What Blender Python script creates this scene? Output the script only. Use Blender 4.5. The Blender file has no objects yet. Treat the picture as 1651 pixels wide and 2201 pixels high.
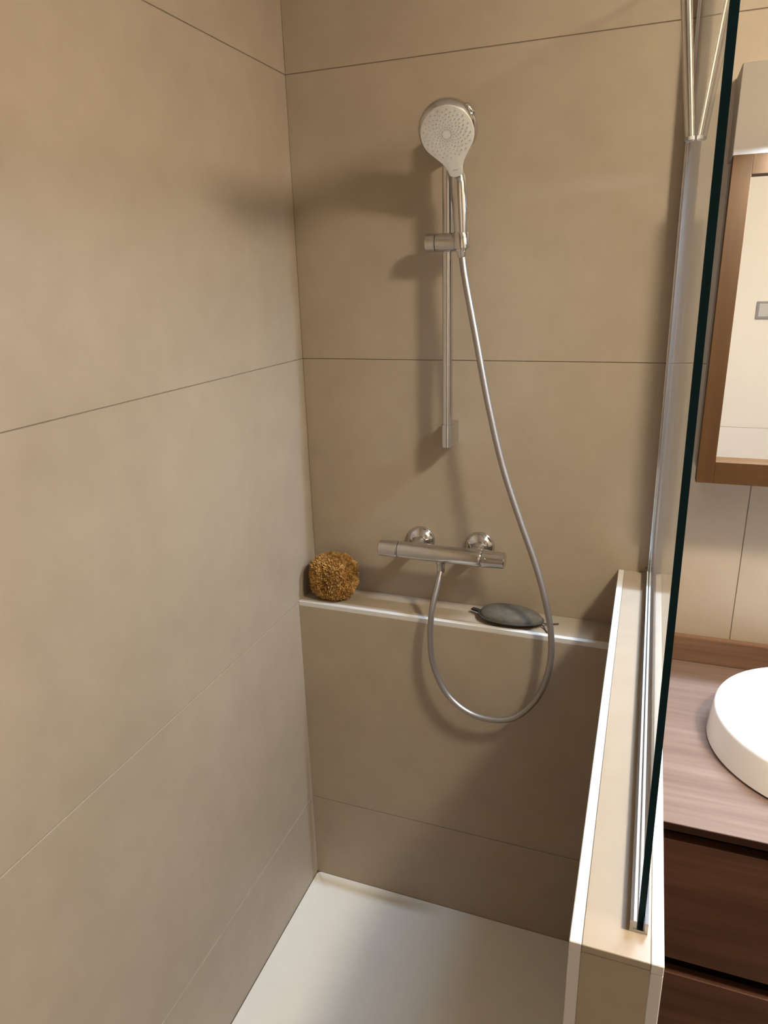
import bpy, bmesh, math, random
from mathutils import Vector, Matrix, noise as mnoise

random.seed(7)
scene = bpy.context.scene
COL = scene.collection

# ------------------------------------------------------------------ camera
cam_d = bpy.data.cameras.new('camera')
cam_d.sensor_fit = 'VERTICAL'
cam_d.sensor_height = 36.0
cam_d.sensor_width = 36.0
cam_d.lens = 24.768
cam_d.clip_start = 0.02
cam = bpy.data.objects.new('camera', cam_d)
COL.objects.link(cam)
R = Matrix(((0.93789, -0.08484, 0.33641),
            (0.34589, 0.30420, -0.88759),
            (-0.02704, 0.94882, 0.31465)))          # columns: right, up, back
cam.matrix_world = Matrix.Translation((0.7894, -1.5583, 1.6458)) @ R.to_4x4()
scene.camera = cam

# ------------------------------------------------------------------ world, exposure
world = bpy.data.worlds.new('world')
scene.world = world
world.use_nodes = True
world.node_tree.nodes['Background'].inputs[0].default_value = (1.0, 0.93, 0.84, 1)
world.node_tree.nodes['Background'].inputs[1].default_value = 0.02
scene.view_settings.view_transform = 'Standard'
scene.view_settings.look = 'None'
scene.view_settings.exposure = 0.0
scene.view_settings.gamma = 1.0
scene.view_settings.use_curve_mapping = False

# lamp strengths and colours (used by the lamp builders below)
DOME_L = 400.0                       # radiance of the opal dome over the washbasin side
DOME_C = (0.98, 0.85, 0.66)
MIRROR_W = 18.5
MIRROR_C = (0.80, 1.0, 1.32)
FILL_L = 1.0  # added fill light, out of view
FILL_C = (1.0, 0.84, 0.66)


# ------------------------------------------------------------------ helpers
def link(o, parent=None):
    COL.objects.link(o)
    if parent is not None:
        o.parent = parent
    return o


def tag(o, label=None, cat=None, group=None, kind=None):
    if label:
        o['label'] = label
    if cat:
        o['category'] = cat
    if group:
        o['group'] = group
    if kind:
        o['kind'] = kind
    return o


def empty(name, loc, label, cat, group=None):
    o = bpy.data.objects.new(name, None)
    o.empty_display_size = 0.05
    o.location = loc
    link(o)
    return tag(o, label, cat, group)


def obj(name, bm, mat, parent=None, smooth=False, at=None):
    """link a bmesh (built in world coordinates) as one mesh object"""
    bmesh.ops.recalc_face_normals(bm, faces=bm.faces[:])
    me = bpy.data.meshes.new(name)
    bm.to_mesh(me)
    bm.free()
    for m in (mat if isinstance(mat, (list, tuple)) else [mat]):
        me.materials.append(m)
    if smooth:
        me.polygons.foreach_set('use_smooth', [True] * len(me.polygons))
        try:
            me.set_sharp_from_angle(angle=math.radians(38))
        except Exception:
            pass
    o = bpy.data.objects.new(name, me)
    link(o, parent)
    if parent is not None:
        off = parent.location
        p = parent.parent
        tot = Vector(off)
        while p is not None:
            tot += p.location
            p = p.parent
        me.transform(Matrix.Translation(-tot))
    elif at is not None:
        me.transform(Matrix.Translation(-Vector(at)))
        o.location = at
    return o


def box(bm, x0, x1, y0, y1, z0, z1, bev=0.0, seg=2, mi=0):
    v = [bm.verts.new(p) for p in ((x0, y0, z0), (x1, y0, z0), (x1, y1, z0), (x0, y1, z0),
                                   (x0, y0, z1), (x1, y0, z1), (x1, y1, z1), (x0, y1, z1))]
    fs = [bm.faces.new([v[i] for i in f]) for f in
          ((3, 2, 1, 0), (4, 5, 6, 7), (0, 1, 5, 4), (1, 2, 6, 5), (2, 3, 7, 6), (3, 0, 4, 7))]
    for f in fs:
        f.material_index = mi
    if bev > 0:
        es = list({e for f in fs for e in f.edges})
        bmesh.ops.bevel(bm, geom=es, offset=bev, segments=seg, profile=0.5, affect='EDGES')
    return bm


def new_box(*a, **k):
    return box(bmesh.new(), *a, **k)


def frame_from(d):
    d = Vector(d).normalized()
    up = Vector((0, 0, 1)) if abs(d.z) < 0.9 else Vector((0, 1, 0))
    a = d.cross(up).normalized()
    b = d.cross(a).normalized()
    return a, b, d


def lathe(bm, origin, axis, prof, n=48, ab=None, squash=1.0, cap=True, mi=0):
    """prof: list of (t along the axis, radius)"""
    a, b, d = frame_from(axis)
    if ab:
        a, b = ab
    o = Vector(origin)
    rings = []
    for t, r in prof:
        if r < 1e-6:
            rings.append([bm.verts.new(o + d * t)])
        else:
            rings.append([bm.verts.new(o + d * t + a * (r * math.cos(2 * math.pi * i / n))
                                       + b * (r * squash * math.sin(2 * math.pi * i / n))) for i in range(n)])
    for p, q in zip(rings, rings[1:]):
        if len(p) == 1 and len(q) == 1:
            continue
        for i in range(n):
            j = (i + 1) % n
            if len(p) == 1:
                f = bm.faces.new((p[0], q[j], q[i]))
            elif len(q) == 1:
                f = bm.faces.new((p[i], p[j], q[0]))
            else:
                f = bm.faces.new((p[i], p[j], q[j], q[i]))
            f.material_index = mi
    if cap:
        for rg in (rings[0], rings[-1]):
            if len(rg) > 1:
                bm.faces.new(rg).material_index = mi
    return bm


def catmull(pts, sub=12):
    P = [Vector(p) for p in pts]
    P = [P[0] * 2 - P[1]] + P + [P[-1] * 2 - P[-2]]
    out = []
    for i in range(1, len(P) - 2):
        p0, p1, p2, p3 = P[i - 1], P[i], P[i + 1], P[i + 2]
        for k in range(sub):
            t = k / sub
            out.append(0.5 * ((2 * p1) + (p2 - p0) * t + (2 * p0 - 5 * p1 + 4 * p2 - p3) * t * t
                              + (3 * p1 - p0 - 3 * p2 + p3) * t ** 3))
    out.append(P[-2])
    return out


def tube(bm, pts, rad, n=16, cap=True):
    """rad: number or function of (index, count)"""
    pts = [Vector(p) for p in pts]
    N = len(pts)
    t0 = (pts[1] - pts[0]).normalized()
    a, b, _ = frame_from(t0)
    rings = []
    for i, p in enumerate(pts):
        t = (pts[min(i + 1, N - 1)] - pts[max(i - 1, 0)]).normalized()
        a = (a - t * a.dot(t)).normalized()
        b = t.cross(a).normalized()
        r = rad(i, N) if callable(rad) else rad
        rings.append([bm.verts.new(p + a * (r * math.cos(2 * math.pi * k / n)) + b * (r * math.sin(2 * math.pi * k / n)))
                      for k in range(n)])
    for p, q in zip(rings, rings[1:]):
        for i in range(n):
            j = (i + 1) % n
            bm.faces.new((p[i], p[j], q[j], q[i]))
    if cap:
        bm.faces.new(rings[0])
        bm.faces.new(rings[-1])
    return bm


# ------------------------------------------------------------------ materials
def mat(name):
    m = bpy.data.materials.new(name)
    m.use_nodes = True
    nt = m.node_tree
    return m, nt, nt.nodes['Principled BSDF']


def plain(name, col, rough=0.5, metal=0.0, spec=0.5, coat=0.0):
    m, nt, b = mat(name)
    b.inputs['Base Color'].default_value = (*col, 1)
    b.inputs['Roughness'].default_value = rough
    b.inputs['Metallic'].default_value = metal
    b.inputs['Specular IOR Level'].default_value = spec
    b.inputs['Coat Weight'].default_value = coat
    return m


def N(nt, t, **kw):
    n = nt.nodes.new(t)
    for k, v in kw.items():
        setattr(n, k, v)
    return n


def noise_node(nt, vec, scale, detail=4, rough=0.55):
    n = N(nt, 'ShaderNodeTexNoise')
    n.inputs['Scale'].default_value = scale
    n.inputs['Detail'].default_value = detail
    n.inputs['Roughness'].default_value = rough
    nt.links.new(vec, n.inputs['Vector'])
    return n


def ramp(nt, fac, stops):
    r = N(nt, 'ShaderNodeValToRGB')
    e = r.color_ramp.elements
    e[0].position, e[0].color = stops[0][0], (*stops[0][1], 1)
    e[1].position, e[1].color = stops[-1][0], (*stops[-1][1], 1)
    for p, c in stops[1:-1]:
        x = e.new(p)
        x.color = (*c, 1)
    nt.links.new(fac, r.inputs['Fac'])
    return r


def stone(name, dark, light, rough=0.45, bump=0.05):
    """matt concrete-look porcelain: broad clouds, finer blotches, a fine grain in the relief"""
    m, nt, b = mat(name)
    g = N(nt, 'ShaderNodeNewGeometry')
    pos = g.outputs['Position']
    n1 = noise_node(nt, pos, 2.6, 6, 0.6)
    n2 = noise_node(nt, pos, 14.0, 5, 0.6)
    n3 = noise_node(nt, pos, 160.0, 2, 0.5)
    mx = N(nt, 'ShaderNodeMath', operation='MULTIPLY_ADD')
    nt.links.new(n2.outputs['Fac'], mx.inputs[0])
    mx.inputs[1].default_value = 0.45
    nt.links.new(n1.outputs['Fac'], mx.inputs[2])
    r = ramp(nt, mx.outputs[0], [(0.45, dark), (0.95, light)])
    nt.links.new(r.outputs['Color'], b.inputs['Base Color'])
    b.inputs['Roughness'].default_value = rough
    b.inputs['Specular IOR Level'].default_value = 0.45
    bp = N(nt, 'ShaderNodeBump')
    bp.inputs['Strength'].default_value = bump
    bp.inputs['Distance'].default_value = 0.001
    nt.links.new(n3.outputs['Fac'], bp.inputs['Height'])
    nt.links.new(bp.outputs['Normal'], b.inputs['Normal'])
    return m


def wood(name, dark, mid, light, rough=0.45, along='X', scale=1.0):
    m, nt, b = mat(name)
    g = N(nt, 'ShaderNodeNewGeometry')
    mp = N(nt, 'ShaderNodeMapping')
    s = {'X': (1.2, 26, 26), 'Y': (26, 1.2, 26), 'Z': (26, 26, 1.2)}[along]
    mp.inputs['Scale'].default_value = [v * scale for v in s]
    nt.links.new(g.outputs['Position'], mp.inputs['Vector'])
    n1 = noise_node(nt, mp.outputs['Vector'], 1.0, 6, 0.65)
    n2 = noise_node(nt, mp.outputs['Vector'], 5.0, 3, 0.6)
    mx = N(nt, 'ShaderNodeMath', operation='MULTIPLY_ADD')
    nt.links.new(n2.outputs['Fac'], mx.inputs[0])
    mx.inputs[1].default_value = 0.35
    nt.links.new(n1.outputs['Fac'], mx.inputs[2])
    r = ramp(nt, mx.outputs[0], [(0.42, dark), (0.66, mid), (0.92, light)])
    nt.links.new(r.outputs['Color'], b.inputs['Base Color'])
    b.inputs['Roughness'].default_value = rough
    b.inputs['Specular IOR Level'].default_value = 0.2
    bp = N(nt, 'ShaderNodeBump')
    bp.inputs['Strength'].default_value = 0.08
    bp.inputs['Distance'].default_value = 0.001
    nt.links.new(n2.outputs['Fac'], bp.inputs['Height'])
    nt.links.new(bp.outputs['Normal'], b.inputs['Normal'])
    return m


def emit(name, col, strength):
    m, nt, b = mat(name)
    b.inputs['Base Color'].default_value = (0.9, 0.9, 0.9, 1)
    b.inputs['Emission Color'].default_value = (*col, 1)
    b.inputs['Emission Strength'].default_value = strength
    return m


def clear_glass(name):
    """thin clear pane: the outer faces mirror by Fresnel and otherwise let light straight through"""
    m, nt, b = mat(name)
    nt.nodes.remove(b)
    out = nt.nodes['Material Output']
    tr = N(nt, 'ShaderNodeBsdfTransparent')
    tr.inputs['Color'].default_value = (0.965, 0.975, 0.965, 1)
    gl = N(nt, 'ShaderNodeBsdfGlossy')
    gl.inputs['Color'].default_value = (1, 1, 1, 1)
    gl.inputs['Roughness'].default_value = 0.0
    fr = N(nt, 'ShaderNodeFresnel')
    fr.inputs['IOR'].default_value = 1.5
    ge = N(nt, 'ShaderNodeNewGeometry')
    inv = N(nt, 'ShaderNodeMath', operation='SUBTRACT')
    inv.inputs[0].default_value = 1.0
    nt.links.new(ge.outputs['Backfacing'], inv.inputs[1])
    mu = N(nt, 'ShaderNodeMath', operation='MULTIPLY')
    nt.links.new(fr.outputs['Fac'], mu.inputs[0])
    nt.links.new(inv.outputs[0], mu.inputs[1])
    mix = N(nt, 'ShaderNodeMixShader')
    nt.links.new(mu.outputs[0], mix.inputs['Fac'])
    # thin pale film in vertical runs: scatters a little, more so along the pane
    mp = N(nt, 'ShaderNodeMapping')
    mp.inputs['Scale'].default_value = (1.0, 22.0, 1.1)
    nt.links.new(ge.outputs['Position'], mp.inputs['Vector'])
    st = noise_node(nt, mp.outputs['Vector'], 1.6, 5, 0.6)
    rp = ramp(nt, st.outputs['Fac'], [(0.30, (0.35, 0.35, 0.35)), (0.72, (1, 1, 1))])
    lw = N(nt, 'ShaderNodeLayerWeight')
    lw.inputs['Blend'].default_value = 0.5
    pw = N(nt, 'ShaderNodeMath', operation='POWER')
    nt.links.new(lw.outputs['Facing'], pw.inputs[0])
    pw.inputs[1].default_value = 5.0
    am = N(nt, 'ShaderNodeMath', operation='MULTIPLY_ADD')
    nt.links.new(pw.outputs[0], am.inputs[0])
    am.inputs[1].default_value = 0.22
    am.inputs[2].default_value = 0.015
    am2 = N(nt, 'ShaderNodeMath', operation='MULTIPLY')
    nt.links.new(am.outputs[0], am2.inputs[0])
    nt.links.new(rp.outputs['Color'], am2.inputs[1])
    am3 = N(nt, 'ShaderNodeMath', operation='MULTIPLY')
    nt.links.new(am2.outputs[0], am3.inputs[0])
    nt.links.new(inv.outputs[0], am3.inputs[1])
    df = N(nt, 'ShaderNodeBsdfDiffuse')
    df.inputs['Color'].default_value = (0.62, 0.585, 0.55, 1)
    tl = N(nt, 'ShaderNodeBsdfTranslucent')
    tl.inputs['Color'].default_value = (0.62, 0.585, 0.55, 1)
    film = N(nt, 'ShaderNodeMixShader')
    film.inputs['Fac'].default_value = 0.35
    nt.links.new(df.outputs[0], film.inputs[1])
    nt.links.new(tl.outputs[0], film.inputs[2])
    clear = N(nt, 'ShaderNodeMixShader')
    nt.links.new(am3.outputs[0], clear.inputs['Fac'])
    nt.links.new(gl.outputs[0], mix.inputs[2])
    nt.links.new(tr.outputs[0], mix.inputs[1])
    nt.links.new(mix.outputs[0], clear.inputs[1])
    nt.links.new(film.outputs[0], clear.inputs[2])
    nt.links.new(clear.outputs[0], out.inputs['Surface'])
    return m


TILE = stone('tan_porcelain', (0.335, 0.273, 0.206), (0.405, 0.337, 0.260), 0.42)
GROUT = plain('brown_grout', (0.22, 0.17, 0.125), 0.9)
TRIM = plain('white_edge_profile', (0.66, 0.65, 0.64), 0.4)
TRAY = stone('white_mineral_resin', (0.80, 0.78, 0.74), (0.86, 0.84, 0.80), 0.5, 0.03)
PLASTER = plain('white_ceiling_paint', (0.82, 0.80, 0.76), 0.8)
FLOORM = stone('grey_floor_tile', (0.24, 0.20, 0.16), (0.32, 0.27, 0.22), 0.5)
CHROME = plain('chrome', (0.64, 0.64, 0.65), 0.10, 1.0)
SATIN = plain('polished_aluminium', (0.50, 0.50, 0.51), 0.12, 1.0)
HOSEM = plain('grey_metal_effect_hose', (0.36, 0.335, 0.325), 0.40, 0.85)
WHITEP = plain('white_plastic', (0.70, 0.70, 0.695), 0.4)
SEAL = plain('pale_glazing_seal', (0.60, 0.64, 0.67), 0.35)
GREYR = plain('grey_silicone', (0.36, 0.35, 0.34), 0.6)
DARKR = plain('black_rubber', (0.02, 0.02, 0.02), 0.6)
GLASS = clear_glass('clear_glass')
GLASSEDGE = plain('dark_teal_glass_edge', (0.003, 0.020, 0.026), 0.35, 0.0, 0.08)
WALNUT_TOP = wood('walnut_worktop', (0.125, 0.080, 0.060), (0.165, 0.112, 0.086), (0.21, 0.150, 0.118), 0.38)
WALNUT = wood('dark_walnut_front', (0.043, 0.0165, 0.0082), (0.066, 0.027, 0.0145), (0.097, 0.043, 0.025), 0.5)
WALNUT_MID = wood('walnut_upstand', (0.115, 0.060, 0.034), (0.165, 0.092, 0.056), (0.22, 0.13, 0.085), 0.4)
WALNUT_IN = plain('walnut_core_and_shaded_edge', (0.026, 0.011, 0.006), 0.8, 0.0, 0.1)
OAK = wood('brown_wood_frame', (0.044, 0.0175, 0.0030), (0.058, 0.0240, 0.0044), (0.072, 0.032, 0.0062), 0.6, 'Z')
OAK_H = wood('brown_wood_rail', (0.044, 0.0175, 0.0030), (0.058, 0.0240, 0.0044), (0.072, 0.032, 0.0062), 0.6, 'X')
CERAMIC = plain('white_glazed_ceramic', (0.88, 0.87, 0.85), 0.12, 0.0, 0.5, 0.4)
MIRRORM = plain('mirror_silver', (0.93, 0.93, 0.92), 0.01, 1.0)
PANEL = plain('beige_laminate', (0.255, 0.222, 0.185), 0.5)
CREAM = stone('cream_porcelain', (0.84, 0.82, 0.78), (0.88, 0.86, 0.82), 0.5)
SPONGE_D = None

# ------------------------------------------------------------------ setting: tiled walls
JOINT = 0.0017
TH = 0.009          # tile thickness
ROWS = [0.0, 0.267, 0.867, 1.467, 2.067, 2.50]


def cuts(lo, hi, ref, step=1.2):
    """tile boundaries between lo and hi on the grid ref + k*step"""
    k = math.ceil((lo - ref) / step - 1e-6)
    c = [lo]
    while ref + k * step < hi - 1e-6:
        if ref + k * step > lo + 1e-6:
            c.append(ref + k * step)
        k += 1
    c.append(hi)
    return c


def tile_box(parent, mt, x0, x1, y0, y1, z0, z1, name='tile'):
    bm = box(bmesh.new(), x0, x1, y0, y1, z0, z1, 0.0006, 1)
    return obj(name, bm, mt, parent)


def tiled_plane(parent, axis, face, inward, u0, u1, rows, ref, mt=None):
    """axis 'x': wall plane at x=face seen from +x*inward, u runs along y; axis 'y': plane y=face, u along x"""
    h = JOINT / 2
    us = cuts(u0, u1, ref)
    for a, b in zip(us, us[1:]):
        for c, d in zip(rows, rows[1:]):
            aa, bb = a + (h if a > u0 else 0), b - (h if b < u1 else 0)
            cc, dd = c + (h if c > rows[0] else 0), d - (h if d < rows[-1] else 0)
            lo, hi = sorted((face, face - inward * TH))
            if axis == 'x':
                tile_box(parent, mt or TILE, lo, hi, aa, bb, cc, dd)
            else:
                tile_box(parent, mt or TILE, aa, bb, lo, hi, cc, dd)


XR, YF, ZC, ZF = 1.95, -2.52, 2.50, -0.02     # right wall, front wall, ceiling, floor
W, LED, SH = 0.7622, -0.108, 0.871           # partition inner face, ledge face, ledge height
HP, XP1, YP = 1.007, 0.852, -0.995           # partition height, outer face, free end

wl = obj('wall_left', new_box(-0.06, -0.0016, YF, 0.06, ZF, ZC), GROUT)
tag(wl, kind='structure')
tiled_plane(wl, 'x', 0.0, 1, YF, 0.0, ROWS, 0.0)
wb = obj('wall_back', new_box(-0.06, XR + 0.06, 0.0016, 0.06, ZF, ZC), GROUT)
tag(wb, kind='structure')
tiled_plane(wb, 'y', 0.0, -1, 0.0, XR, ROWS, 1.005)
wr = obj('wall_right', new_box(XR + 0.0016, XR + 0.06, YF, 0.06, ZF, ZC), GROUT)
tag(wr, kind='structure')
tiled_plane(wr, 'x', XR, -1, YF, 0.0, ROWS, 0.0)
wf = obj('wall_front', new_box(-0.06, XR + 0.06, YF - 0.06, YF - 0.0016, ZF, ZC), GROUT)
tag(wf, kind='structure')
tiled_plane(wf, 'y', YF, 1, 0.0, 1.0, ROWS, 1.0, TILE)
tiled_plane(wf, 'y', YF, 1, 1.0, XR, [0.0, 0.89, ZC], 1.0, CREAM)  # wall colour split for the light: pale where the mirror looks, tan elsewhere
ce = obj('ceiling', new_box(-0.06, XR + 0.06, YF - 0.06, 0.06, ZC, ZC + 0.05), PLASTER)
tag(ce, kind='structure')
fl = obj('floor', new_box(-0.06, XR + 0.06, YF - 0.06, 0.06, ZF - 0.05, ZF), FLOORM)
tag(fl, kind='structure')

# boxed-out lower wall that forms the ledge
wg = obj('wall_ledge', new_box(0.0, W + 0.03, LED + 0.0016, 0.0, ZF, SH - 0.0016), GROUT)
tag(wg, kind='structure')
TW = 0.012          # edge profile width
tile_box(wg, TILE, 0.0, W, LED, LED + TH, ZF, 0.267 - JOINT / 2)
tile_box(wg, TILE, 0.0, W, LED, LED + TH, 0.267 + JOINT / 2, SH - TW)
tile_box(wg, TILE, 0.0, W, LED + TW, -0.0005, SH - TH, SH)
obj('edge_trim', new_box(0.0, W, LED, LED + TW, SH - TW, SH + 0.0004, 0.0008, 1), TRIM, wg)

# half-height partition under the glass
wp = obj('wall_partition', new_box(W + 0.0016, XP1 - 0.0016, YP + 0.0016, 0.0, ZF, HP - 0.0016), GROUT)
tag(wp, kind='structure')
rows_p = [ZF, 0.267, 0.867, HP - TW]
for c, d in zip(rows_p, rows_p[1:]):
    c2 = c + (JOINT / 2 if c > 0 else 0)
    d2 = d - (JOINT / 2 if d < 0.9 else 0)
    tile_box(wp, TILE, W, W + TH, YP + TW, (LED if d < 0.9 else -0.0005), c2, d2)
    tile_box(wp, TILE, XP1 - TH, XP1, YP + TW, -0.0005, c2, d2)
    tile_box(wp, TILE, W + TW, XP1 - TW, YP, YP + TH, c2, d2 if d < 0.9 else HP - TH - 0.0005)
tile_box(wp, TILE, W + TW + 0.0005, XP1 - TW - 0.0005, YP, -0.0005, HP - TH, HP)
for x0 in (W, XP1 - TW):
    obj('edge_trim', new_box(x0, x0 + TW, YP, -0.0005, HP - TW, HP + 0.0004, 0.0008, 1), TRIM, wp)
    obj('corner_trim', new_box(x0, x0 + TW, YP, YP + TW, ZF, HP - TW, 0.0008, 1), TRIM, wp)

# ------------------------------------------------------------------ lamps
LX, LY = 1.60, -0.95


def ceiling_light(x, y, r, power, col, label):
    t = empty('ceiling_light', (x, y, ZC), label, 'light', None)
    bm = lathe(bmesh.new(), (x, y, ZC), (0, 0, -1),
               [(0, r * 0.7), (0.030, r * 0.7), (0.034, r * 0.66), (0.034, 0)], 48, cap=False)
    obj('ceiling_rose', bm, TRIM, t, True)
    prof = [(0.030, r * 0.66), (0.032, r)] + [(0.036 + r * 0.20 * math.cos(math.radians(a)), r * math.sin(math.radians(a)))
                                                for a in (90, 75, 60, 45, 30, 15)] + [(0.036 + r * 0.20, 0)]
    obj('opal_dome', lathe(bmesh.new(), (x, y, ZC), (0, 0, -1), prof, 48, cap=False), emit('lit_opal_glass', col, power), t, True)
    return t


ceiling_light(LX, LY, 0.105, DOME_L, DOME_C, 'opal dome ceiling light above the washbasin side of the room')
ceiling_light(1.25, -2.15, 0.09, FILL_L, FILL_C, 'added unseen dome fill light near the cream wall behind the camera')  # fill lamp added behind the camera to lift the room and mirror view

# ------------------------------------------------------------------ shower tray
bm = bmesh.new()
x0, x1, y0, y1 = 0.0005, W - 0.0005, -1.10, LED - 0.0005
pts = []
r = 0.012
for cx, cy, a0 in ((x1 - r, y1 - r, 0), (x0 + r, y1 - r, 90), (x0 + r, y0 + r, 180), (x1 - r, y0 + r, 270)):
    for k in range(7):
        a = math.radians(a0 + 15 * k)
        pts.append((cx + r * math.cos(a), cy + r * math.sin(a)))
DR = Vector((0.38, -0.78))      # drain place: the tray falls gently towards it


def tz(x, y, edge):
    return 0.0 if edge else -0.004


rings = []
for inset, z in ((0, -0.018), (0, -0.0015), (0.0015, 0.0), (0.05, -0.001), (0.14, -0.004)):
    cx, cy = (x0 + x1) / 2, (y0 + y1) / 2
    rg = []
    for px, py in pts:
        sx = 1 - inset / ((x1 - x0) / 2)
        sy = 1 - inset / ((y1 - y0) / 2)
        rg.append(bm.verts.new((cx + (px - cx) * sx, cy + (py - cy) * sy, z)))
    rings.append(rg)
for p, q in zip(rings, rings[1:]):
    n = len(p)
    for i in range(n):
        bm.faces.new((p[i], p[(i + 1) % n], q[(i + 1) % n], q[i]))
bm.faces.new(rings[-1])
bm.faces.new(rings[0])
tray = empty('shower_tray', (0.38, -0.6, ZF), 'flat off-white shower tray on the floor between the tan walls', 'shower tray')
obj('tray', bm, TRAY, tray, True)
bm = lathe(bmesh.new(), (DR.x, DR.y, -0.0042), (0, 0, 1), [(0, 0.055), (0.003, 0.055), (0.005, 0.05), (0.005, 0)], 40)
obj('drain_cover', bm, CHROME, tray, True)

# ------------------------------------------------------------------ glass screen
GX, GT, GTOP, GY0, GY1 = 0.8272, 0.0066, 2.15, -0.952, -0.004
LEAN = 0.0088                       # the screen leans a few millimetres into the shower at its top


def lean(bm):
    for v in bm.verts:
        v.co.x += 0.0022 - LEAN * (v.co.z - HP)
    return bm

gp = empty('glass_screen', (GX, -0.48, HP), 'tall clear glass screen standing in a chrome channel on the low tiled partition', 'glass screen')
bm = bmesh.new()
box(bm, GX - GT / 2, GX + GT / 2, GY0, GY1, HP + 0.003, GTOP)
bm.faces.ensure_lookup_table()
for f in bm.faces:
    f.normal_update()
    f.material_index = 0 if abs(f.normal.x) > 0.9 else 1
obj('pane', lean(bm), [GLASS, GLASSEDGE], gp)


def u_profile(bm, cx, w, h, t, a0, a1, vertical=False, base=0.0):
    """U section (width w across x, flange height h) run along y, or along z against the back wall"""
    sec = [(-w / 2, 0), (w / 2, 0), (w / 2, h), (w / 2 - t, h), (w / 2 - t, t), (-w / 2 + t, t), (-w / 2 + t, h), (-w / 2, h)]
    rg = []
    for a in (a0, a1):
        rg.append([bm.verts.new((cx + u, a, base + v) if not vertical else (cx + u, base - v, a)) for u, v in sec])
    n = len(sec)
    for i in range(n):
        bm.faces.new((rg[0][i], rg[0][(i + 1) % n], rg[1][(i + 1) % n], rg[1][i]))
    for rr in rg:
        bm.faces.new((rr[0], rr[1], rr[2], rr[3], rr[4], rr[5], rr[6], rr[7]))
    return bm


obj('floor_channel', u_profile(bmesh.new(), GX, 0.0176, 0.014, 0.0034, -0.963, -0.0035, False, HP + 0.0003), SATIN, gp)
obj('wall_profile', lean(u_profile(bmesh.new(), GX, 0.0120, 0.026, 0.0016, HP + 0.0145, GTOP, True, -0.0002)), CHROME, gp)
for sx in (-1, 1):
    xa, xb = sorted((GX + 0.0012 + sx * (GT / 2 + 0.0003), GX + sx * 0.0053))
    obj('glazing_seal', new_box(xa, xb, -0.9615, -0.006, HP + 0.0022, HP + 0.0125), SEAL, gp)

# ------------------------------------------------------------------ shower rail with slider
RX, RY = 0.3755, -0.050
rail = empty('shower_rail', (RX, 0, 1.282), 'vertical chrome shower rail screwed to the back wall', 'shower rail')
obj('rail_tube', lathe(bmesh.new(), (RX, RY, 1.286), (0, 0, 1), [(0, 0.0095), (0.001, 0.0108), (0.645, 0.0108), (0.646, 0.0095)], 40), CHROME, rail, True)


def rail_mount(z0, z1):
    bm = bmesh.new()
    # rounded nose round the tube that runs straight back to the wall
    sec = []
    rr = 0.0128
    for k in range(13):
        a = math.radians(180 + 15 * k)
        sec.append((RX + rr * math.cos(a), RY - 0.001 + rr * math.sin(a)))
    sec += [(RX + rr, -0.0004), (RX - rr, -0.0004)]
    lo = [bm.verts.new((x, y, z0)) for x, y in sec]
    hi = [bm.verts.new((x, y, z1)) for x, y in sec]
    n = len(sec)
    for i in range(n):
        bm.faces.new((lo[i], lo[(i + 1) % n], hi[(i + 1) % n], hi[i]))
    f1 = bm.faces.new(lo)
    f2 = bm.faces.new(hi)
    bmesh.ops.bevel(bm, geom=list(set(list(f1.edges) + list(f2.edges))), offset=0.0012, segments=2, affect='EDGES')
    return bm


obj('rail_mount', rail_mount(1.281, 1.333), CHROME, rail, True)
obj('rail_mount', rail_mount(1.882, 1.934), CHROME, rail, True)
SZ = 1.7125
sl = obj('slider', lathe(bmesh.new(), (0.3525, RY - 0.004, SZ), (1, 0, 0),
                         [(0, 0.0165), (0.001, 0.0188), (0.044, 0.0192), (0.0515, 0.0192), (0.0535, 0.0180)], 48), CHROME, rail, True)
obj('slider_knob', lathe(bmesh.new(), (0.3305, RY - 0.004, SZ), (1, 0, 0),
                         [(0, 0.0), (0, 0.0165), (0.0015, 0.0184), (0.0205, 0.0188), (0.0214, 0.0176), (0.0214, 0)], 48, cap=False), CHROME, sl, True)
# cone socket that grips the hand shower at the right end of the slider
HB = Vector((0.4095, -0.066, 1.6935))            # foot of the handle
HC = Vector((0.3975, -0.135, 1.8995))            # centre of the spray face
HT = Vector((0.4020, -0.0690, 1.8380))            # where the handle meets the head
U = (HT - HB).normalized()
obj('handset_holder', lathe(bmesh.new(), HB + U * 0.005, U, [(0, 0.0150), (0.001, 0.0164), (0.029, 0.0180), (0.031, 0.0170), (0.031, 0.0)], 44), CHROME, sl, True)

# ------------------------------------------------------------------ hand shower
hs = empty('hand_shower', tuple(HB), 'round white-faced chrome hand shower held at the top of the rail', 'hand shower')
FN = Vector((0.13, -0.81, -0.57)).normalized()   # spray direction: down and forwards
FU = (HC - HT - FN * (HC - HT).dot(FN)).normalized()
FX = FU.cross(FN).normalized()
if FX.x < 0:
    FX = -FX
RAD = 0.0505


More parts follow.
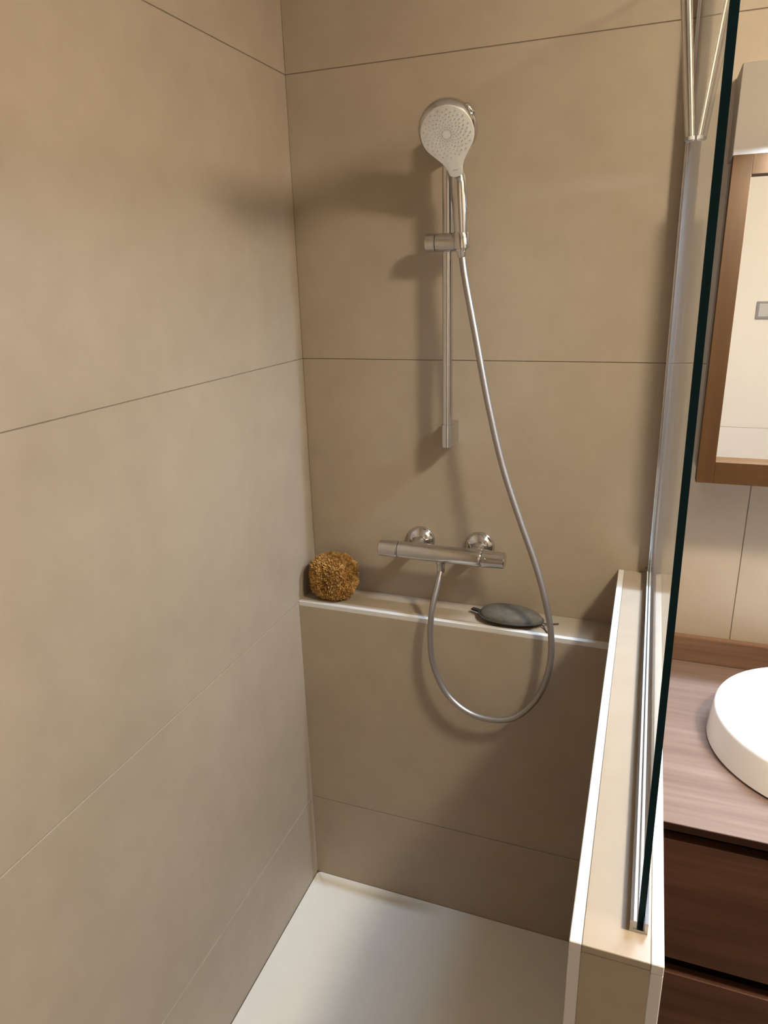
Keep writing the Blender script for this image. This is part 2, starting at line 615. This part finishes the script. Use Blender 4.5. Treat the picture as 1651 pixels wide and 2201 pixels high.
def teardrop(scale=1.0, n=72, tail=0.084, wtail=0.0132):
    """closed outline of the white face, y up along the handle axis"""
    Rr = RAD * scale
    wt = wtail * scale + (scale - 1) * 0.02
    pts = []
    # disc from -38 deg round the top to 218 deg
    a0, a1 = -38, 218
    for k in range(n + 1):
        a = math.radians(a0 + (a1 - a0) * k / n)
        pts.append((Rr * math.cos(a), Rr * math.sin(a)))
    # left flank down to the tail: cubic blend, tail end rounded, right flank back up
    xl, yl = pts[-1]
    tx, ty = -math.sin(math.radians(a1)), math.cos(math.radians(a1))
    flank = []
    P0 = Vector((xl, yl)); P1 = P0 + Vector((tx, ty)) * 0.026
    P3 = Vector((-wt, -tail * scale + 0.006)); P2 = P3 + Vector((-0.003, 0.021))
    for k in range(1, 15):
        t = k / 14
        p = P0 * (1 - t) ** 3 + P1 * 3 * t * (1 - t) ** 2 + P2 * 3 * t * t * (1 - t) + P3 * t ** 3
        flank.append((p.x, p.y))
    end = []
    for k in range(1, 8):
        a = math.pi + math.pi * k / 8
        end.append((wt * math.cos(a), -tail * scale + 0.006 + 0.007 * math.sin(a)))
    right = [(-x, y) for x, y in reversed(flank)]
    return pts + flank + end + right


def face_pt(x, y, d):
    return HC + FX * x + FU * y + FN * d


# white spray face: gently domed plate with a raised rim
bm = bmesh.new()
base = teardrop(1.0)
rings = []
for sc, d in ((1.0, -0.006), (1.0, 0.0005), (0.985, 0.0022), (0.95, 0.0026), (0.6, 0.0032), (0.25, 0.0034)):
    rings.append([bm.verts.new(face_pt(x * sc, y * sc if sc > 0.9 else y * sc - 0.004 * (1 - sc), d)) for x, y in base])
for p, q in zip(rings, rings[1:]):
    n = len(p)
    for i in range(n):
        bm.faces.new((p[i], p[(i + 1) % n], q[(i + 1) % n], q[i]))
bm.faces.new(rings[-1])
bm.faces.new(rings[0])
plate = obj('spray_face', bm, WHITEP, hs, True)
# silicone nozzles laid out in swirled rows
bm = bmesh.new()
cnt = 0
for arm in range(17):
    for k in range(9):
        rr = 0.009 + 0.0044 * k
        a = arm * 2 * math.pi / 17 + k * 0.17
        if rr > 0.046:
            continue
        x, y = rr * math.cos(a), rr * math.sin(a)
        o = face_pt(x, y, 0.0022)
        lathe(bm, o, FN, [(0, 0.00125), (0.0022, 0.0009), (0.0022, 0)], 6, cap=False)
        cnt += 1
nz = obj('nozzles', bm, GREYR, plate, False)
tag(nz, kind='stuff')
bm = bmesh.new()
for k in range(5):
    x = -0.0046 + 0.0019 * k
    vs = [bm.verts.new(face_pt(x + dx, -0.0705 + dy, 0.0029)) for dx, dy in ((0, 0), (0.0013, 0), (0.0013, 0.0017), (0, 0.0017))]
    vt = [bm.verts.new(v.co + FN * 0.0003) for v in vs]
    bm.faces.new(vt)
    for i in range(4):
        bm.faces.new((vs[i], vs[(i + 1) % 4], vt[(i + 1) % 4], vt[i]))
obj('printed_mark', bm, GREYR, plate)
# chrome back shell: the same outline swelling backwards
bm = bmesh.new()
rings = []
for sc, d in ((1.0, -0.0005), (1.06, -0.004), (1.11, -0.012), (1.09, -0.020), (0.97, -0.027), (0.7, -0.032), (0.35, -0.034)):
    rings.append([bm.verts.new(face_pt(x * sc, y * (sc if y > -0.035 else min(sc, 1.0)), d)) for x, y in base])
for p, q in zip(rings, rings[1:]):
    n = len(p)
    for i in range(n):
        bm.faces.new((p[i], p[(i + 1) % n], q[(i + 1) % n], q[i]))
bm.faces.new(rings[-1])
bm.faces.new(rings[0])
obj('head_shell', bm, CHROME, hs, True)
# handle: oval section, widest under the head
a_ = (FX - U * FX.dot(U)).normalized()
b_ = a_.cross(U).normalized()
bm = bmesh.new()
prof = [(0.000, 0.0105), (0.002, 0.0118), (0.030, 0.0130), (0.075, 0.0152), (0.105, 0.0162), (0.125, 0.0160), (0.142, 0.0140), (0.152, 0.0100)]
rings = []
n = 40
for t, r_ in prof:
    o = HB + U * t
    rings.append([bm.verts.new(o + a_ * (r_ * math.cos(2 * math.pi * i / n)) + b_ * (r_ * 0.82 * math.sin(2 * math.pi * i / n))) for i in range(n)])
for p, q in zip(rings, rings[1:]):
    for i in range(n):
        bm.faces.new((p[i], p[(i + 1) % n], q[(i + 1) % n], q[i]))
bm.faces.new(rings[0])
bm.faces.new(rings[-1])
obj('handle', bm, CHROME, hs, True)
# selector button on the right edge of the head
ba = math.radians(30)
bo = face_pt(RAD * 1.06 * math.cos(ba), RAD * 1.06 * math.sin(ba), -0.012)
bd = (FX * math.cos(ba) + FU * math.sin(ba)).normalized()
obj('selector_button', lathe(bmesh.new(), bo, bd, [(0, 0.0135), (0.0045, 0.0130), (0.0066, 0.0105), (0.0074, 0.006), (0.0075, 0)], 32, ab=((FU * math.cos(ba) - FX * math.sin(ba)).normalized(), FN.copy()), squash=0.62, cap=False), CHROME, hs, True)

# ------------------------------------------------------------------ hose
HOSE = [tuple(HB - U * 0.004), (0.4182, -0.07, 1.6397), (0.4426, -0.076, 1.5286), (0.4749, -0.085, 1.3852), (0.51, -0.095, 1.2576),
        (0.5503, -0.105, 1.1484), (0.5908, -0.115, 1.0482), (0.6178, -0.125, 0.9673), (0.636, -0.135, 0.8842),
        (0.6355, -0.142, 0.8063), (0.6135, -0.146, 0.7323), (0.5682, -0.148, 0.6747), (0.5142, -0.148, 0.6543),
        (0.4523, -0.147, 0.6623), (0.4, -0.144, 0.7011), (0.3668, -0.14, 0.7687), (0.3577, -0.135, 0.839),
        (0.3594, -0.126, 0.905), (0.3655, -0.100, 0.960), (0.3685, -0.080, 0.992)]
hpts = catmull(HOSE, 24)
hose = empty('shower_hose', HOSE[12], 'long grey metal-effect shower hose hanging in a loop from mixer to hand shower', 'hose')
NR = len(hpts)
obj('hose_tube', tube(bmesh.new(), hpts, lambda i, n: 0.0070 + (0.00022 if i % 2 else -0.00012), 18), HOSEM, hose, True)
e0 = hpts[-1]
obj('hose_nut', lathe(bmesh.new(), (e0.x, e0.y, 0.985), (0, 0, 1), [(0, 0.0078), (0.002, 0.0088), (0.020, 0.0092), (0.0225, 0.0092), (0.0225, 0.0)], 32), CHROME, hose, True)
obj('hose_cone', lathe(bmesh.new(), HB - U * 0.012, U, [(0, 0.0078), (0.002, 0.0086), (0.016, 0.0098)], 32), CHROME, hose, True)

# ------------------------------------------------------------------ thermostatic mixer
MY, MZ = -0.080, 1.0310
mx_ = empty('shower_mixer', (0.368, 0, MZ), 'chrome bar shower mixer valve on the back wall above the ledge', 'shower mixer')
obj('valve_body', lathe(bmesh.new(), (0.2635, MY, MZ), (1, 0, 0),
                        [(0, 0.0175), (0.002, 0.0196), (0.004, 0.0202), (0.192, 0.0202), (0.200, 0.0202), (0.202, 0.0190)], 56), CHROME, mx_, True)


def valve_handle(x0, x1, flip):
    d = 1 if not flip else -1
    L = x1 - x0
    o = x0 if not flip else x1
    bm = lathe(bmesh.new(), (o, MY, MZ), (d, 0, 0),
               [(0, 0.0), (0, 0.0165), (0.0022, 0.0190), (L * 0.55, 0.0196), (L - 0.006, 0.0206), (L - 0.003, 0.0206), (L - 0.0015, 0.0185), (L, 0.0185), (L, 0)], 56, cap=False)
    return bm


obj('flow_handle', valve_handle(0.2155, 0.2632, False), CHROME, mx_, True)
obj('temperature_handle', valve_handle(0.4658, 0.5190, True), CHROME, mx_, True)
# small override button on the temperature handle
obj('stop_button', lathe(bmesh.new(), (0.474, MY - 0.0185, MZ + 0.006), (0, -1, 0.25), [(0, 0.0042), (0.003, 0.0042), (0.0040, 0.003), (0.0040, 0)], 24, cap=False), CHROME, mx_, True)
for ux in (0.295, 0.4435):
    ro = obj('wall_rosette', lathe(bmesh.new(), (ux, -0.0004, 1.030), (0, -1, 0),
                                   [(0, 0.0355), (0.0025, 0.0355), (0.0045, 0.0345), (0.010, 0.0310), (0.0155, 0.0250), (0.019, 0.0190), (0.0205, 0.0165)], 56), CHROME, mx_, True)
    obj('union_nut', lathe(bmesh.new(), (ux, -0.0200, 1.030), (0, -1, 0),
                           [(0, 0.0150), (0.002, 0.0160), (0.006, 0.0160), (0.010, 0.0142), (0.026, 0.0142), (0.045, 0.0142)], 44), CHROME, ro, True)
obj('hose_outlet', lathe(bmesh.new(), (0.3685, MY, MZ - 0.0165), (0, 0, -1), [(0, 0.0118), (0.0060, 0.0118), (0.0075, 0.0105), (0.0085, 0.0105)], 32), CHROME, mx_, True)

# ------------------------------------------------------------------ sea sponge on the ledge
m, nt, b = mat('ochre_sponge')
ge = N(nt, 'ShaderNodeNewGeometry')
n1 = noise_node(nt, ge.outputs['Position'], 95.0, 5, 0.7)
n2 = noise_node(nt, ge.outputs['Position'], 30.0, 3, 0.6)
ad = N(nt, 'ShaderNodeMath', operation='MULTIPLY_ADD')
nt.links.new(n2.outputs['Fac'], ad.inputs[0]); ad.inputs[1].default_value = 0.5
nt.links.new(n1.outputs['Fac'], ad.inputs[2])
rp = ramp(nt, ad.outputs[0], [(0.55, (0.15, 0.070, 0.018)), (0.76, (0.40, 0.220, 0.066)), (0.96, (0.62, 0.39, 0.15))])
nt.links.new(rp.outputs['Color'], b.inputs['Base Color'])
b.inputs['Roughness'].default_value = 0.95
b.inputs['Specular IOR Level'].default_value = 0.1
SPONGE = m
SC = Vector((0.0790, -0.0560, 0.9285))
SR = Vector((0.0580, 0.0480, 0.0560))


def sponge_dir_r(v):
    """rounded-box radius along unit direction v, with lobes"""
    p = 3.0
    q = (abs(v.x) ** p + abs(v.y) ** p + abs(v.z) ** p) ** (-1 / p)
    lob = 0.07 * mnoise.noise(v * 2.3 + Vector((3.1, 0.2, 7.7))) + 0.075 * mnoise.noise(v * 5.0)
    return q * (1 + lob)


sponge = empty('sea_sponge', (SC.x, SC.y, SH), 'shaggy ochre natural bath sponge on the left end of the tiled ledge', 'sponge')
bm = bmesh.new()
bmesh.ops.create_icosphere(bm, subdivisions=5, radius=1.0)
for v in bm.verts:
    d = v.co.normalized()
    rr = sponge_dir_r(d) * (0.93 + 0.06 * mnoise.noise(d * 14))
    v.co = SC + Vector((d.x * SR.x, d.y * SR.y, d.z * SR.z)) * rr
    if v.co.z < SH + 0.0008:
        v.co.z = SH + 0.0008
obj('sponge_core', bm, SPONGE, sponge, True)
bm = bmesh.new()
rnd = random.Random(11)
NT = 3400
for i in range(NT):
    z = 1 - 2 * (i + 0.5) / NT
    th = i * math.pi * (3 - math.sqrt(5)) + rnd.uniform(-0.05, 0.05)
    s = math.sqrt(max(0, 1 - z * z))
    d = Vector((s * math.cos(th), s * math.sin(th), z))
    rr = sponge_dir_r(d)
    p = SC + Vector((d.x * SR.x, d.y * SR.y, d.z * SR.z)) * (rr * 0.90)
    if p.z < SH + 0.004:
        continue
    nrm = (d + Vector((rnd.gauss(0, .22), rnd.gauss(0, .22), rnd.gauss(0, .22)))).normalized()
    L = rnd.uniform(0.006, 0.0105) * (1 + 0.35 * mnoise.noise(d * 7))
    w = rnd.uniform(0.0011, 0.0022)
    tip = p + nrm * L
    if tip.y > -0.002 or tip.x < 0.003 or tip.z < SH + 0.001:
        continue
    a, bb, _ = frame_from(nrm)
    g0 = [bm.verts.new(p + a * (w * math.cos(k * 2.094)) + bb * (w * math.sin(k * 2.094))) for k in range(3)]
    g1 = [bm.verts.new(p + nrm * L * 0.65 + a * (w * 1.1 * math.cos(k * 2.094 + .5)) + bb * (w * 1.1 * math.sin(k * 2.094 + .5))) for k in range(3)]
    tv = bm.verts.new(tip)
    for k in range(3):
        j = (k + 1) % 3
        bm.faces.new((g0[k], g0[j], g1[j], g1[k]))
        bm.faces.new((g1[k], g1[j], tv))
tf = obj('sponge_tufts', bm, SPONGE, sponge, False)
tag(tf, kind='stuff')

# ------------------------------------------------------------------ grey soap pouch on the ledge
m, nt, b = mat('grey_woven_cloth')
ge = N(nt, 'ShaderNodeNewGeometry')
n1 = noise_node(nt, ge.outputs['Position'], 60.0, 5, 0.65)
n2 = noise_node(nt, ge.outputs['Position'], 900.0, 2, 0.5)
rp = ramp(nt, n1.outputs['Fac'], [(0.3, (0.088, 0.074, 0.058)), (0.7, (0.135, 0.116, 0.092))])
nt.links.new(rp.outputs['Color'], b.inputs['Base Color'])
b.inputs['Roughness'].default_value = 0.9
b.inputs['Specular IOR Level'].default_value = 0.15
bp = N(nt, 'ShaderNodeBump'); bp.inputs['Strength'].default_value = 0.4; bp.inputs['Distance'].default_value = 0.0008
nt.links.new(n2.outputs['Fac'], bp.inputs['Height']); nt.links.new(bp.outputs['Normal'], b.inputs['Normal'])
CLOTH = m
CLOTH_D = plain('dark_grey_piping', (0.055, 0.048, 0.043), 0.85)
PC = Vector((0.5330, -0.0600, SH + 0.0145))
pouch = empty('soap_pouch', (PC.x, PC.y, SH), 'dark grey padded cloth soap pouch lying on the ledge beside the hose', 'soap pouch')
PA, PB = 0.0745, 0.0420
PROT = math.radians(-4)


def pouch_pt(a, s):
    """outline of the cushion at angle a, scaled by s: a rounded lens, blunter at its left end"""
    c, sn = math.cos(a), math.sin(a)
    x = PA * s * (abs(c) ** 0.9) * (1 if c > 0 else -1)
    y = PB * s * sn * (1.0 - 0.16 * (x / PA))
    return (x * math.cos(PROT) - y * math.sin(PROT), x * math.sin(PROT) + y * math.cos(PROT))


bm = bmesh.new()
rings = []
n = 64
for lvl in [i / 18 for i in range(19)]:
    a = math.pi * lvl                      # from bottom pole to top pole
    s = math.sin(a) ** 0.75
    h = -math.cos(a)
    zz = (0.0205 * h if h > 0 else 0.0130 * h)
    if lvl in (0.0, 1.0):
        rings.append([bm.verts.new((PC.x, PC.y, PC.z + zz))])
        continue
    rg = []
    for k in range(n):
        x, y = pouch_pt(2 * math.pi * k / n, s)
        wv = 0.0013 * mnoise.noise(Vector((x * 45, y * 45, h * 2 + 5)))
        rg.append(bm.verts.new((PC.x + x, PC.y + y, PC.z + zz + wv * max(0, h))))
    rings.append(rg)
for p, q in zip(rings, rings[1:]):
    for i in range(n):
        j = (i + 1) % n
        if len(p) == 1:
            bm.faces.new((p[0], q[j], q[i]))
        elif len(q) == 1:
            bm.faces.new((p[i], p[j], q[0]))
        else:
            bm.faces.new((p[i], p[j], q[j], q[i]))
obj('pouch_body', bm, CLOTH, pouch, True)
bm = bmesh.new()
loop = [Vector((PC.x + pouch_pt(2 * math.pi * k / 72, 1.012)[0], PC.y + pouch_pt(2 * math.pi * k / 72, 1.012)[1], PC.z - 0.001)) for k in range(73)]
tube(bm, loop, 0.0023, 8, cap=False)
obj('piping', bm, CLOTH_D, pouch, True)
# flat hanging loop at the left end
bm = bmesh.new()
lx, ly = pouch_pt(math.pi, 1.0)
o = Vector((PC.x + lx, PC.y + ly, PC.z - 0.001))
strip = [o + Vector((0.006, -0.002, 0)), o + Vector((-0.008, 0.004, 0.0015)), o + Vector((-0.020, 0.011, 0.0)), o + Vector((-0.024, 0.0135, -0.002)),
         o + Vector((-0.020, 0.0135, -0.0045)), o + Vector((-0.006, 0.007, -0.0045)), o + Vector((0.006, 0.001, -0.003))]
prev = None
for p in catmull(strip, 6):
    w1, w2 = bm.verts.new(p + Vector((0.002, 0.0042, 0.0006))), bm.verts.new(p - Vector((0.002, 0.0042, 0.0006)))
    if prev:
        bm.faces.new((prev[0], w1, w2, prev[1]))
    prev = (w1, w2)
bmesh.ops.solidify(bm, geom=bm.faces[:], thickness=0.0012)
obj('hanging_loop', bm, CLOTH_D, pouch, True)
# drawstring at the right end
rx_, ry_ = pouch_pt(0.0, 1.0)
o = Vector((PC.x + rx_, PC.y + ry_, SH + 0.0045))
cord = [o + Vector((-0.004, 0, 0.006)), o + Vector((0.006, 0.004, 0.002)), o + Vector((0.016, 0.014, -0.0022)), o + Vector((0.026, 0.018, -0.0025)), o + Vector((0.034, 0.0215, -0.0025))]
bm = tube(bmesh.new(), catmull(cord, 8), 0.0018, 8)
cord2 = [o + Vector((-0.004, -0.001, 0.003)), o + Vector((0.004, -0.008, 0.0)), o + Vector((0.010, -0.019, -0.0024)), o + Vector((0.016, -0.030, -0.0026))]
tube(bm, catmull(cord2, 8), 0.0016, 8)
obj('drawstring', bm, CLOTH_D, pouch, True)

# ------------------------------------------------------------------ squeegee hanging on the glass
s0, s1 = Vector((0.8125, -0.50, 1.7980)), Vector((0.7735, -0.50, 2.110))
sd = (s1 - s0).normalized()
sq = empty('squeegee', tuple(s0), 'thin chrome squeegee handle hanging against the inside of the glass screen', 'squeegee')
obj('handle', lathe(bmesh.new(), s0 + sd * 0.004, sd, [(0, 0.0056), (0.15, 0.0068), (0.31, 0.0068)], 28), CHROME, sq, True)
obj('end_cap', lathe(bmesh.new(), s0, sd, [(0, 0.0), (0, 0.0040), (0.0015, 0.0056), (0.0055, 0.0057), (0.0055, 0)], 28, cap=False), GREYR, sq, True)
bm = new_box(s1.x - 0.012, s1.x + 0.006, -0.61, -0.39, 2.098, 2.118, 0.003, 2)
obj('head_bar', bm, CHROME, sq, True)
obj('rubber_blade', new_box(s1.x - 0.005, s1.x - 0.002, -0.61, -0.39, 2.117, 2.136), DARKR, sq)
bm = tube(bmesh.new(), catmull([(s1.x, -0.5, 2.105), (s1.x + 0.010, -0.5, 2.135), (0.802, -0.5, 2.152), (0.8193, -0.5, 2.1535), (0.8268, -0.5, 2.146), (0.8270, -0.5, 2.120)], 8), 0.0028, 10)
obj('hook', bm, CHROME, sq, True)

# ------------------------------------------------------------------ mirror cabinet
CX0, CX1, CD = 0.891, 1.491, 0.098
CB, CT = 1.256, 1.826
mc = empty('mirror_cabinet', (CX0, 0, CB), 'wood-framed mirror cabinet on the wall right of the glass screen', 'mirror cabinet')
bm = new_box(CX0 + 0.004, CX1 - 0.004, -CD + 0.001, -0.0004, CB + 0.006, CT - 0.001)
obj('cabinet_body', bm, PANEL, mc)
obj('upper_panel', new_box(CX0, CX1, -CD - 0.004, -0.0004, CT + 0.0015, 1.966, 0.001, 1), PANEL, mc)
FD = 0.027
for a, b2, c, d, mt_ in ((CX0, CX0 + 0.031, CB, CT, OAK), (CX1 - 0.031, CX1, CB, CT, OAK)):
    obj('frame_stile', new_box(a, b2, -CD - FD, -CD, c, d, 0.0006, 1), mt_, mc)
obj('frame_rail', new_box(CX0 + 0.031, CX1 - 0.031, -CD - FD, -CD, CT - 0.031, CT, 0.0004, 1), OAK_H, mc)
obj('frame_rail', new_box(CX0 + 0.031, CX1 - 0.031, -CD - FD, -CD, CB, CB + 0.042, 0.0004, 1), OAK_H, mc)
mi = obj('mirror_glass', new_box(CX0 + 0.030, CX1 - 0.030, -CD - 0.004, -CD - 0.001, CB + 0.041, CT - 0.030), MIRRORM, mc)

# mirror lamp: a slim bar held in front of the upper panel, shining down
MLX0, MLX1, MLY, MLZ = 0.968, 1.40, -0.168, 1.847
ml = empty('mirror_lamp', ((MLX0 + MLX1) / 2, -CD, MLZ), 'slim chrome bar lamp fixed above the wood-framed mirror', 'lamp')
bm = new_box(MLX0, MLX1, MLY - 0.022, MLY + 0.022, MLZ, MLZ + 0.014)
for xa, xb, ya, yb in ((MLX0, MLX0 + 0.003, MLY - 0.022, MLY + 0.022), (MLX1 - 0.003, MLX1, MLY - 0.022, MLY + 0.022),
                       (MLX0, MLX1, MLY - 0.022, MLY - 0.0205), (MLX0, MLX1, MLY + 0.0205, MLY + 0.022)):
    box(bm, xa, xb, ya, yb, MLZ - 0.007, MLZ)
obj('lamp_housing', bm, CHROME, ml)
obj('lamp_arm', new_box(1.20, 1.22, MLY + 0.02, -CD - 0.0042, MLZ + 0.001, MLZ + 0.012), CHROME, ml)
obj('lamp_diffuser', new_box(MLX0 + 0.004, MLX1 - 0.004, MLY - 0.019, MLY + 0.019, MLZ - 0.002, MLZ + 0.001), emit('lit_lamp_diffuser', MIRROR_C, 3.0), ml)
d = bpy.data.lights.new('mirror_lamp_light', 'AREA')
d.shape = 'RECTANGLE'
d.size, d.size_y = MLX1 - MLX0 - 0.008, 0.036
d.energy, d.color = MIRROR_W, MIRROR_C
lo = bpy.data.objects.new('mirror_lamp_light', d)
link(lo, ml)
lo.location = (0, MLY + CD, -0.006)

# ------------------------------------------------------------------ vanity
VX0, VX1, VY = 0.858, 1.60, -0.553
ZT = 0.810
wt = empty('worktop', (VX0, 0, ZT - 0.014), 'walnut washbasin worktop with a low upstand against the wall', 'worktop')
obj('top_board', new_box(VX0, VX1, VY, -0.0005, ZT - 0.014, ZT, 0.0012, 2), WALNUT_TOP, wt)
obj('upstand', new_box(VX0, VX1, -0.0185, -0.0005, ZT + 0.0003, ZT + 0.060, 0.0012, 2), WALNUT_MID, wt)
obj('shaded_front_edge', new_box(VX0, VX1, VY - 0.0014, VY, ZT - 0.014, ZT - 0.0006, 0.0005, 1), WALNUT_IN, wt)  # same wood as the top; its shade is painted in by this dark strip
vc = empty('vanity_cabinet', (VX0, 0, 0.23), 'dark walnut wall-hung vanity cabinet with two drawers under the worktop', 'cabinet')
obj('carcass', new_box(VX0 + 0.002, VX1 - 0.002, VY + 0.045, -0.0006, 0.230, ZT - 0.0145), WALNUT_IN, vc)
for z0, z1 in ((0.527, 0.7735), (0.235, 0.4935)):
    dr = obj('drawer', new_box(VX0 + 0.003, VX1 - 0.003, VY + 0.004, VY + 0.024, z0, z1, 0.0015, 2), WALNUT, vc)
    obj('drawer_box', new_box(VX0 + 0.02, VX1 - 0.02, VY + 0.0242, VY + 0.045, z0 + 0.01, z1 - 0.012), WALNUT_IN, dr)

# countertop basin
BC = (1.145, -0.288)
bs = empty('washbasin', (BC[0], BC[1], ZT), 'round white ceramic countertop basin on the walnut worktop', 'washbasin')
prof = [(0.0, 0.0), (0.0, 0.190), (0.0015, 0.1945), (0.004, 0.1965), (0.040, 0.1925), (0.060, 0.1895), (0.0655, 0.1885), (0.0675, 0.1865),
        (0.0675, 0.1835), (0.0655, 0.1810), (0.055, 0.176), (0.030, 0.158), (0.016, 0.125), (0.010, 0.08), (0.008, 0.03), (0.0078, 0.0)]
obj('bowl', lathe(bmesh.new(), (BC[0], BC[1], ZT + 0.0003), (0, 0, 1), prof, 96, cap=False), CERAMIC, bs, True)
obj('waste_cover', lathe(bmesh.new(), (BC[0], BC[1], ZT + 0.0078), (0, 0, 1), [(0, 0.032), (0.006, 0.032), (0.009, 0.028), (0.0095, 0)], 40), CHROME, bs, True)

# switch seen in the mirror
sw = empty('light_switch', (1.275, YF, 1.455), 'small grey light switch on the cream wall seen in the mirror', 'switch')
obj('switch_plate', new_box(1.24, 1.31, YF + 0.0003, YF + 0.009, 1.415, 1.495, 0.002, 2), plain('grey_switch', (0.30, 0.30, 0.31), 0.4), sw)
obj('rocker', new_box(1.25, 1.30, YF + 0.0085, YF + 0.012, 1.425, 1.485, 0.0015, 2), plain('pale_rocker', (0.55, 0.55, 0.56), 0.4), sw)
